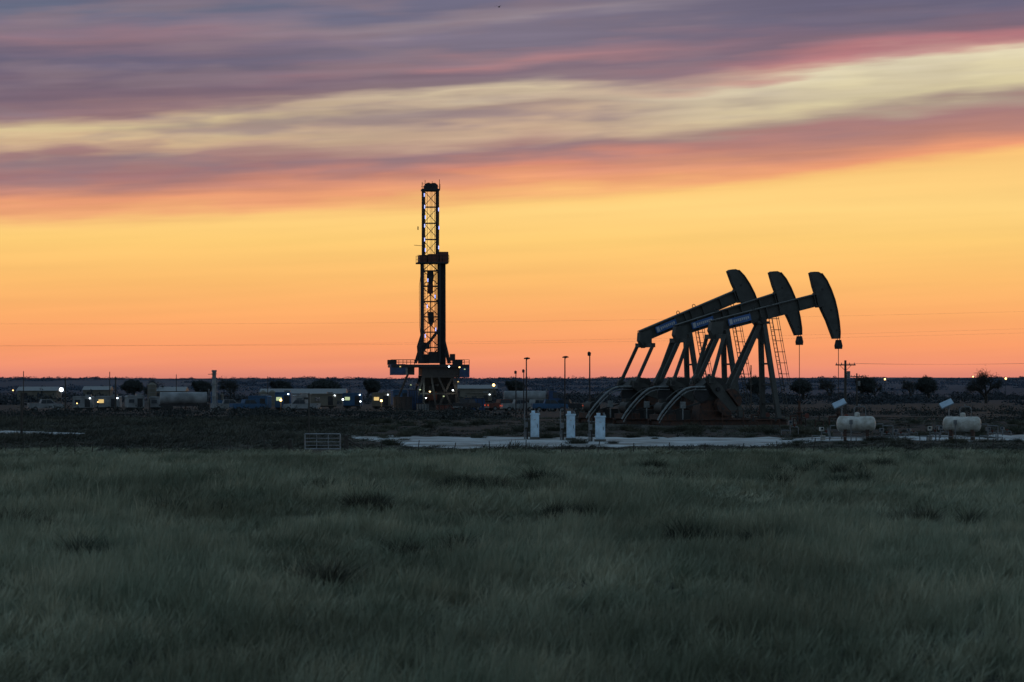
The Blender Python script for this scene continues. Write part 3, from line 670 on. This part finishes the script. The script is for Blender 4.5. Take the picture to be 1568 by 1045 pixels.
def htank(px,d,L_,r,name="propane_tank",detail=True,rz=0,mm="white_paint"):
    m=MB(); zc=r+0.55
    m.cyl((-L_/2+r*.55,0,zc),(L_/2-r*.55,0,zc),r,r,mm,28,cap=False)
    for s_ in(-1,1):
        vs=[];n=28;k=6
        for j in range(k+1):
            ph=math.pi/2*j/k
            for i in range(n):
                t=2*math.pi*i/n; vs.append((s_*(L_/2-r*.55+r*.55*math.sin(ph)),r*math.cos(ph)*math.cos(t),zc+r*math.cos(ph)*math.sin(t)))
        m.add(vs,[(j*n+i,j*n+(i+1)%n,(j+1)*n+(i+1)%n,(j+1)*n+i) for j in range(k) for i in range(n)],mm,True)
        m.prism([(s_*L_*.28-.09,.0),(s_*L_*.28+.09,0),(s_*L_*.28+.09,.7),(s_*L_*.28-.09,.7)],-r*.7,r*.7,"rust_brown")
        m.cyl((s_*L_*.28-.03,0,zc),(s_*L_*.28+.03,0,zc),r+.012,r+.012,mm,28)
    if detail:
        m.cyl((.05,0,zc+r-.03),(.05,0,zc+r+.16),.17,.17,mm,14); m.sph((.05,0,zc+r+.16),.17,mm,14,6,(1,1,.5))
        m.tube([(-.1,-.05,zc+r),(-.12,-.05,zc+r+.45),(.0,-.05,zc+r+.58),(.45,-.05,zc+r+.58),(.56,-.05,zc+r+.45),(.56,-.05,zc+r)],.035,"galv",6)
        m.cyl((.2,-.05,zc+r+.58),(.2,-.05,zc+r+.72),.06,.06,"galv",8)
        m.tube([(-L_/2-.05,-.1,zc-.1),(-L_/2-.35,-.1,zc-.1),(-L_/2-.4,-.1,.3),(-L_/2-.4,-.1,0)],.04,"galv",6)
        m.tube([(L_/2,-.1,zc),(L_/2+.4,-.1,zc),(L_/2+.42,-.1,0)],.035,"galv",6)
        m.tube([(-.3,-r-.15,zc+.1),(-.3,-r-.15,0)],.035,"galv",6); m.box((-.3,-r-.2,zc+.12),(.2,.1,.26),"galv")
        m.tube([(L_/2+.42,-.1,.9),(L_/2+1.0,-.1,.9),(L_/2+1.0,-.1,0)],.04,"galv",6)
        m.cyl((-L_/2-.8,.1,.0),(-L_/2-.8,.1,.32),.16,.16,mm,14); m.cyl((-L_/2-.45,-.1,.32),(-L_/2-.5,-.1,.8),.05,.05,"galv",6)
        m.tube([(-L_/2-.9,-.3,.25),(L_/2+1.3,-.3,.25)],.03,"galv",6)
        for x in(-L_/2-.9,0,L_/2+1.3): m.cyl((x,-.3,0),(x,-.3,.25),.03,.03,"galv",5)
    o=m.obj(name,base(px,d),rz); return o
htank(1311,178,2.35,0.46,rz=-.12); htank(1473,178,2.3,0.45,rz=-.3)
htank(272,530,5,1.0,"storage_tank",False,mm="trailer_white")
def meter(px,d,h=1.0,k_="galv"):
    m=MB()
    m.cyl((0,0,0),(0,0,h*.62),.04,.04,"galv",8); m.box((0,0,h*.75),(.26,.18,h*.26),k_); m.cyl((0,-.1,h*.78),(0,-.13,h*.78),.07,.07,"glass_dark",10)
    m.tube([(.08,0,h*.5),(.5,0,h*.5),(.55,0,h*.42),(.55,0,0)],.035,"galv",6); m.tube([(-.08,0,h*.3),(-.6,0,h*.3),(-.6,0,0)],.035,"galv",6); m.cyl((.3,0,h*.5),(.3,0,h*.68),.04,.09,"rig_red",8)
    m.obj("flow_meter",base(px,d),random.uniform(-.5,.5),bevel=.01)
for p,d,h,k_ in((1258,180,.9,"white_paint"),(1372,182,.7,"galv"),(1350,176,.9,"galv"),(1424,178,1.0,"white_paint"),(1440,184,.9,"galv"),(1513,180,.9,"galv"),(1210,196,1.1,"galv"),(1392,190,.6,"galv"),(1535,192,.7,"galv")): meter(p,d,h,k_)
def solar(px,d,top,tilt=25):
    m=MB(); b_=base(px,d); h=ZZ(top,d)-b_[2]
    m.cyl((0,0,0),(0,0,h),.045,.045,"galv",8); Rm=Matrix.Rotation(math.radians(-24),3,'Y')@Matrix.Rotation(math.radians(38),3,'X')
    m.box((-.15,0,h),(.78,.5,.04),"solar_cell",Rm); m.box((-.15,0,h-.045),(.84,.56,.03),"galv",Rm); m.box((0,-.12,h*.55),(.36,.22,.5),"galv"); m.bar((0,0,h-.45),(-.2,0,h-.03),.03,.03,"galv")
    m.obj("solar_panel",b_,bevel=.004)
solar(1289,180,618); solar(1453,182,618)
def cabinet(px,d,wpx,top):
    s=d/F; b_=base(px,d); h=ZZ(top,d)-b_[2]; w_=wpx*s; m=MB()
    m.box((0,0,.09),(w_+.1,.6,.18),"concrete"); m.box((0,0,.18+(h-.18)/2),(w_,.45,h-.18),"cabinet_paint")
    m.prism([(-w_/2-.05,h),(w_/2+.05,h),(w_/2,h+.07),(-w_/2,h+.07)],-.28,.28,"cabinet_paint")
    m.box((0,-.235,h*.55),(w_-.08,.03,h*.78),"cabinet_paint"); m.box((w_*.3,-.26,h*.55),(.03,.04,.2),"steel_dark"); m.box((0,-.255,h*.8),(.12,.015,.06),"sign_white")
    m.cyl((w_/2+.02,0,h),(w_/2-.1,0,h+.25),.06,.06,"galv",8); m.box((-.1,0,h+.16),(.22,.3,.16),"cabinet_paint")
    x=-w_/2-.2
    m.cyl((x,0,0),(x,0,h*.95),.045,.045,"wood_old",8); m.cyl((x-.16,0,0),(x-.16,0,h*1.25),.035,.035,"galv",8); m.bar((x-.25,0,h*.82),(-w_/2,0,h*.82),.05,.05,"galv"); m.bar((x-.25,0,h*.3),(-w_/2,0,h*.3),.05,.05,"galv")
    m.box((x-.08,-.08,h*.6),(.22,.14,.34),"galv"); m.tube([(x-.08,-.08,h*.43),(x-.08,-.08,0)],.03,"galv",6)
    m.obj("electrical_cabinet",b_,bevel=.012)
cabinet(819,181,13,635); cabinet(874,178,13,636); cabinet(919,174,15,639)

# ------------------------------------------------------------ poles, lamps, wires
def lamp(px,d,top,arm=1):
    b_=base(px,d); h=ZZ(top,d)-b_[2]; m=MB()
    m.cyl((0,0,0),(0,0,h),.1,.06,"steel_dark",8)
    if arm:
        m.tube([(0,0,h-.4),(.05,0,h-.05),(.3,0,h+.04)],.04,"steel_dark",6); m.prism([(-.3,h-.02),(.42,h+.0),(.38,h+.13),(.1,h+.2),(-.25,h+.12)],-.16,.16,"steel_dark")
    else: m.prism([(-.22,h-.45),(.1,h-.45),(.14,h-.1),(-.1,h+.05),(-.25,h-.1)],-.14,.14,"steel_dark"); 
    m.obj("street_lamp",b_)
lamp(806,330,550); lamp(865,330,548); lamp(903,325,539,0); lamp(802,420,566,0); lamp(790,430,568,0)
def pole(px,d,top,name="wooden_pole",r=.09,cross=None):
    b_=base(px,d); h=ZZ(top,d)-b_[2]; m=MB(); m.cyl((0,0,0),(0,0,h),r*1.3,r,"wood_old",9)
    if cross:
        z=h-.45; m.bar((-cross/2,-.12,z),(cross/2,-.12,z),.1,.12,"wood_old"); m.bar((-cross*.3,-.12,z),(0,-.1,z-.6),.04,.04,"wood_old"); m.bar((cross*.3,-.12,z),(0,-.1,z-.6),.04,.04,"wood_old")
        for x in(-cross/2+.1,-cross*.2,cross*.2,cross/2-.1): m.cyl((x,-.12,z+.06),(x,-.12,z+.22),.05,.03,"galv",7)
        m.cyl((.28,-.15,z-1.3),(.28,-.15,z-.6),.18,.18,"galv",12)
    else: m.cyl((0,0,h),(0,0,h+.08),r,r*.4,"wood_old",9)
    m.obj(name,b_); return b_,h
pole(33,190,602,r=.07); pole(473,166,604,r=.04); pole(177,300,578,r=.07); pole(100,330,579,r=.07); pole(229,290,612,r=.06); pole(1150,420,560,r=.08); pole(1070,430,568,r=.07)
pb,ph=pole(1294.5,290,552,"utility_pole",.11,1.95)
pole(1312,420,572,"utility_pole",.1,1.8); pole(36,600,569,r=.08); pole(168,620,570,r=.08); pole(270,640,574,r=.07); pole(410,600,577,r=.07)
mat("wire",(0.12,0.1,0.1),0.6,0,0,1)
m=MB()
for k_,(za,zb) in enumerate(((ZZ(527,400),ZZ(497,400)),(ZZ(529.5,402),ZZ(489,402)),(ZZ(493,400),ZZ(464,400)))):
    pa=Vector((W(-420,400),400+k_*.8,za)); pb_=Vector((W(1990,400),400+k_*.8,zb)); pts_=[]
    for i in range(41):
        t=i/40; p=pa.lerp(pb_,t); p.z-=1.6*4*t*(1-t)*0.75; pts_.append(p)
    m.tube(pts_,0.006,"wire",4)
for px_,hh in((-420,ZZ(493,400)),(1990,ZZ(464,400))):
    x=W(px_,400); m.cyl((x,400.8,H(x,400)),(x,400.8,hh+.3),.2,.13,"wood_old",9); m.bar((x-.1,399.3,hh-.1),(x-.1,402.3,hh-.1),.12,.12,"wood_old")
m.obj("power_line")
m=MB()
for k_ in range(3):
    a=Vector((pb[0]-.7+.7*k_,pb[1],pb[2]+ph-.3)); b_=Vector((W(1950,300),300,pb[2]+ph+1.0))
    m.tube([a.lerp(b_,i/20)-Vector((0,0,.9*4*(i/20)*(1-i/20)*.6)) for i in range(21)],.005,"wire",4)
m.cyl((W(1950,300),300,0),(W(1950,300),300,pb[2]+ph+1.2),.13,.1,"wood_old",8)
m.obj("service_line")
def flood(px,d,lp,col="lamp_white",size=.3,en=0,top=None):
    b_=base(px,d); h=ZZ(lp,d)-b_[2]; m=MB()
    m.cyl((0,0.1,0),(0,0.1,h+.3),.08,.06,"steel_dark",7); m.prism([(-size,h-size*.7),(size,h-size*.7),(size*.8,h+size*.7),(-size*.8,h+size*.7)],-.06,.06,"steel_dark")
    m.sph((0,-.12,h),size*.7,col,10,6,(1,.4,1))
    o=m.obj("flood_light",b_)
    if en:
        l=bpy.data.lights.new("bulb","POINT"); l.energy=en; l.color=(.85,.92,1) if col=="lamp_white" else (1,.7,.35); l.shadow_soft_size=.3
        lo=bpy.data.objects.new("bulb",l); COL.objects.link(lo); lo.parent=o; lo.location=(0,-.9,h)
flood(94,540,597,"lamp_white",.5,160); flood(756,620,590,"lamp_warm",.42,60); flood(430,480,613,"lamp_warm",.28,130); flood(584,510,614,"lamp_warm",.28,160)
flood(1355,900,581,"lamp_warm",.4); flood(1540,1000,580,"lamp_warm",.5); flood(1490,1000,577,"lamp_warm",.35); flood(525,520,612,"lamp_white",.2,80)
flood(795,480,622,"lamp_white",.15); flood(784,520,622,"lamp_warm",.15); flood(150,495,616,"lamp_warm",.14); flood(552,520,615,"lamp_white",.17,60)
flood(1160,900,596,"lamp_warm",.25); flood(118,490,618,"lamp_warm",.14); flood(312,560,606,"lamp_warm",.16); flood(505,600,604,"lamp_white",.14); flood(205,560,609,"lamp_white",.12); flood(385,520,617,"lamp_white",.16,60); flood(20,700,598,"lamp_warm",.2)

# ------------------------------------------------------------ fence and gate
m=MB()
FD=150.0
fx=[]
for i in range(-14,48):
    px_=300+i*26.5 if i<8 else 530+(i-8)*55
    if px_>1700: break
    if 445<px_<528: continue
    d=FD+3*math.sin(i*.3); x=W(px_,d); z=H(x,d); h=random.uniform(.6,1.0)*.78; tl=random.gauss(0,.06)
    m.cyl((x,d,z),(x+tl,d,z+h),.03,.025,"wood_old",6); fx.append((x+tl,d,z+h))
for a,b_ in zip(fx[:-1],fx[1:]):
    if a[0]<W(445,FD) and b_[0]>W(445,FD): continue
    for k_ in(.05,.2,.36): m.cyl((a[0],a[1],a[2]-k_),(b_[0],b_[1],b_[2]-k_),.003,.003,"wire",3)
m.obj("wire_fence")
m=MB(); s=152/F; w_=54*s; h=.88
m.tube([(0,0,.12),(0,0,h),(w_,0,h),(w_,0,.12),(0,0,.12)],.03,"gate_metal",8)
for k_ in(.3,.48,.66): m.tube([(0,0,k_),(w_,0,k_)],.018,"gate_metal",6)
for k_ in(.33,.66): m.tube([(w_*k_,0,.12),(w_*k_,0,h)],.018,"gate_metal",6)
m.obj("metal_gate",(W(467,152),152,H(W(467,152),152)))
for px_,h in((444,.6),(530,.8)):
    m=MB(); m.cyl((0,0,-.1),(0,0,h),.12,.1,"wood_old",10); m.cyl((0,0,h),(0,0,h+.04),.1,.05,"wood_old",10)
    m.bar((0,0,h*.8),(-.9 if px_<500 else .9,0,.1),.08,.08,"wood_old"); m.obj("gate_post",(W(px_,152),152,H(W(px_,152),152)))

# ------------------------------------------------------------ trees
def tree_mesh(name,seed,bare,mn="leaf"):
    r=random.Random(seed); m=MB(); tips=[]
    def br(p,d,L_,rad,dep):
        q=p+d*L_; m.cyl(p,q,rad,rad*.68,"bark",5 if dep>2 else 3,cap=False)
        if dep<=2: tips.append(q)
        if dep==0: return
        n=3 if dep>1 else 4
        for i in range(n+(1 if r.random()<.4 else 0)):
            a=r.uniform(0,2*math.pi); sp_=r.uniform(.45,1.15)
            nd=(d+Vector((math.cos(a)*sp_,math.sin(a)*sp_,r.uniform(-.35,.3)))).normalized()
            if nd.z<-.25: nd.z=-.1
            br(p.lerp(q,r.uniform(.45,1)),nd,L_*r.uniform(.66,.9),rad*.6,dep-1)
    br(Vector((0,0,-.2)),Vector((r.gauss(0,.06),0,1)).normalized(),1.5,.3,5)
    nl=4 if bare else 18; sz=.07 if bare else .13
    for q in tips:
        for _ in range(nl if r.random()<.9 else 0):
            c=q+Vector((r.gauss(0,.24),r.gauss(0,.24),r.gauss(0,.22))); a=Vector((r.gauss(0,1),r.gauss(0,1),r.gauss(0,1))).normalized(); b_=a.orthogonal().normalized()
            k_=sz*r.uniform(.5,1.4)
            m.add([c-a*k_,c+b_*k_*.6,c+a*k_,c-b_*k_*.6],[(0,1,2,3)],mn)
    me=m.mesh(name); zs=[v.co.z for v in me.vertices]; xs=[abs(v.co.x) for v in me.vertices]
    return me,max(zs),sorted(xs)[int(len(xs)*.97)]*2
TM=[tree_mesh("oak_mesh_a",1,False),tree_mesh("oak_mesh_b",2,False),tree_mesh("oak_bare",3,True),tree_mesh("oak_bare2",5,True)]
def tree(px,top,wpx,d,k_):
    me,hh,ww=TM[k_]; b_=base(px,d); h=ZZ(top,d)-b_[2]; o=bpy.data.objects.new("oak_tree",me); COL.objects.link(o); o.location=b_
    o.scale=(wpx*d/F/ww,wpx*d/F/ww,h/hh)
for a in [(1510,559,54,700,2),(1422,573,30,760,0),(1316,573,40,760,1),(1160,573,26,760,0),(562,578,34,900,1),(500,579,44,950,0),(300,580,40,850,1),(355,575,40,800,3),(238,575,32,760,2),(420,580,44,950,1),(205,579,30,950,0),(1270,575,30,850,3),(780,580,40,1100,1),(1230,578,30,900,0),(690,577,20,900,3),(1395,577,26,900,3),(1340,575,24,900,2)]: tree(*a)
def leafmass(name,items,mn,qs=(.5,1.3)):
    V=[];
    for (x,y,z,w_,h,n,q) in items:
        c=rng.normal(0,1,(n,3)); c/=np.maximum(np.linalg.norm(c,axis=1,keepdims=True),1e-3); c*=rng.uniform(.25,1,(n,1))**.5
        c[:,2]=np.abs(c[:,2])
        lump=1+.3*np.sin(c[:,0:1]*5+x)+.18*np.sin(c[:,0:1]*11+y)
        c=c*np.array([w_/2,w_/2,h])*np.concatenate([np.ones_like(lump),np.ones_like(lump),lump],1)+np.array([x,y,z])
        a=rng.normal(0,1,(n,3)); a/=np.linalg.norm(a,axis=1,keepdims=True); b=np.cross(a,rng.normal(0,1,(n,3))); b/=np.linalg.norm(b,axis=1,keepdims=True)
        k=rng.uniform(qs[0],qs[1],(n,1))*q
        V.append(np.stack([c-a*k,c+b*k*.6,c+a*k,c-b*k*.6],1))
    V=np.concatenate(V); n=len(V); me=bpy.data.meshes.new(name)
    me.from_pydata(V.reshape(-1,3).tolist(),[],[(4*i,4*i+1,4*i+2,4*i+3) for i in range(n)]); me.materials.append(MATS[mn]); me.update()
    COL.objects.link(bpy.data.objects.new(name,me))
it=[]
for i in range(800):
    d=random.uniform(1700,3550); x=random.uniform(-.24,.24)*d
    g_=noise.noise(Vector((x*.004,d*.002,9)))
    if g_<-.25: continue
    h=random.uniform(1.2,2.9)*(1+.5*g_); it.append((x,d,H(x,d)-.5,random.uniform(14,44),h,190,.62))
leafmass("distant_treeline",it,"leaf_far_haze")
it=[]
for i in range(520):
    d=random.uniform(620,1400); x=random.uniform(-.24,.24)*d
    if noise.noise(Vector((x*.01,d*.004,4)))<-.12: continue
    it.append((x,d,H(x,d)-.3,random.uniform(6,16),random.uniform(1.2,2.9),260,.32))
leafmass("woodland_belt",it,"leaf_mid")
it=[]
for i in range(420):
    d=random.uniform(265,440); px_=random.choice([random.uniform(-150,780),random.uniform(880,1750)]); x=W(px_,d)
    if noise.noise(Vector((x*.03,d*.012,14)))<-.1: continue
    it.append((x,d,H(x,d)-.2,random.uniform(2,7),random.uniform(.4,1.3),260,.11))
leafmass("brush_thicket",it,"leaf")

# ------------------------------------------------------------ bird
m=MB()
m.sph((0,0,0),.07,"bird_black",10,6,(2.1,.8,.8)); m.sph((.17,0,.03),.04,"bird_black",8,5)
m.add([(.2,0,.03),(.26,0,.02),(.2,.02,.01)],[(0,1,2)],"bird_black")
m.add([(.06,0,.03),(-.06,0,.03),(-.14,.22,.12),(-.02,.22,.13),(-.2,.42,.05)],[(0,1,2,3),(3,2,4)],"bird_black")
m.add([(.06,0,.03),(-.06,0,.03),(-.14,-.22,.12),(-.02,-.22,.13),(-.2,-.42,.05)],[(0,1,2,3),(3,2,4)],"bird_black")
m.add([(-.12,.02,.0),(-.12,-.02,0),(-.27,-.05,0),(-.27,.05,0)],[(0,1,2,3)],"bird_black")
m.obj("bird",(W(764,300),300,ZZ(11,300)),math.radians(60))
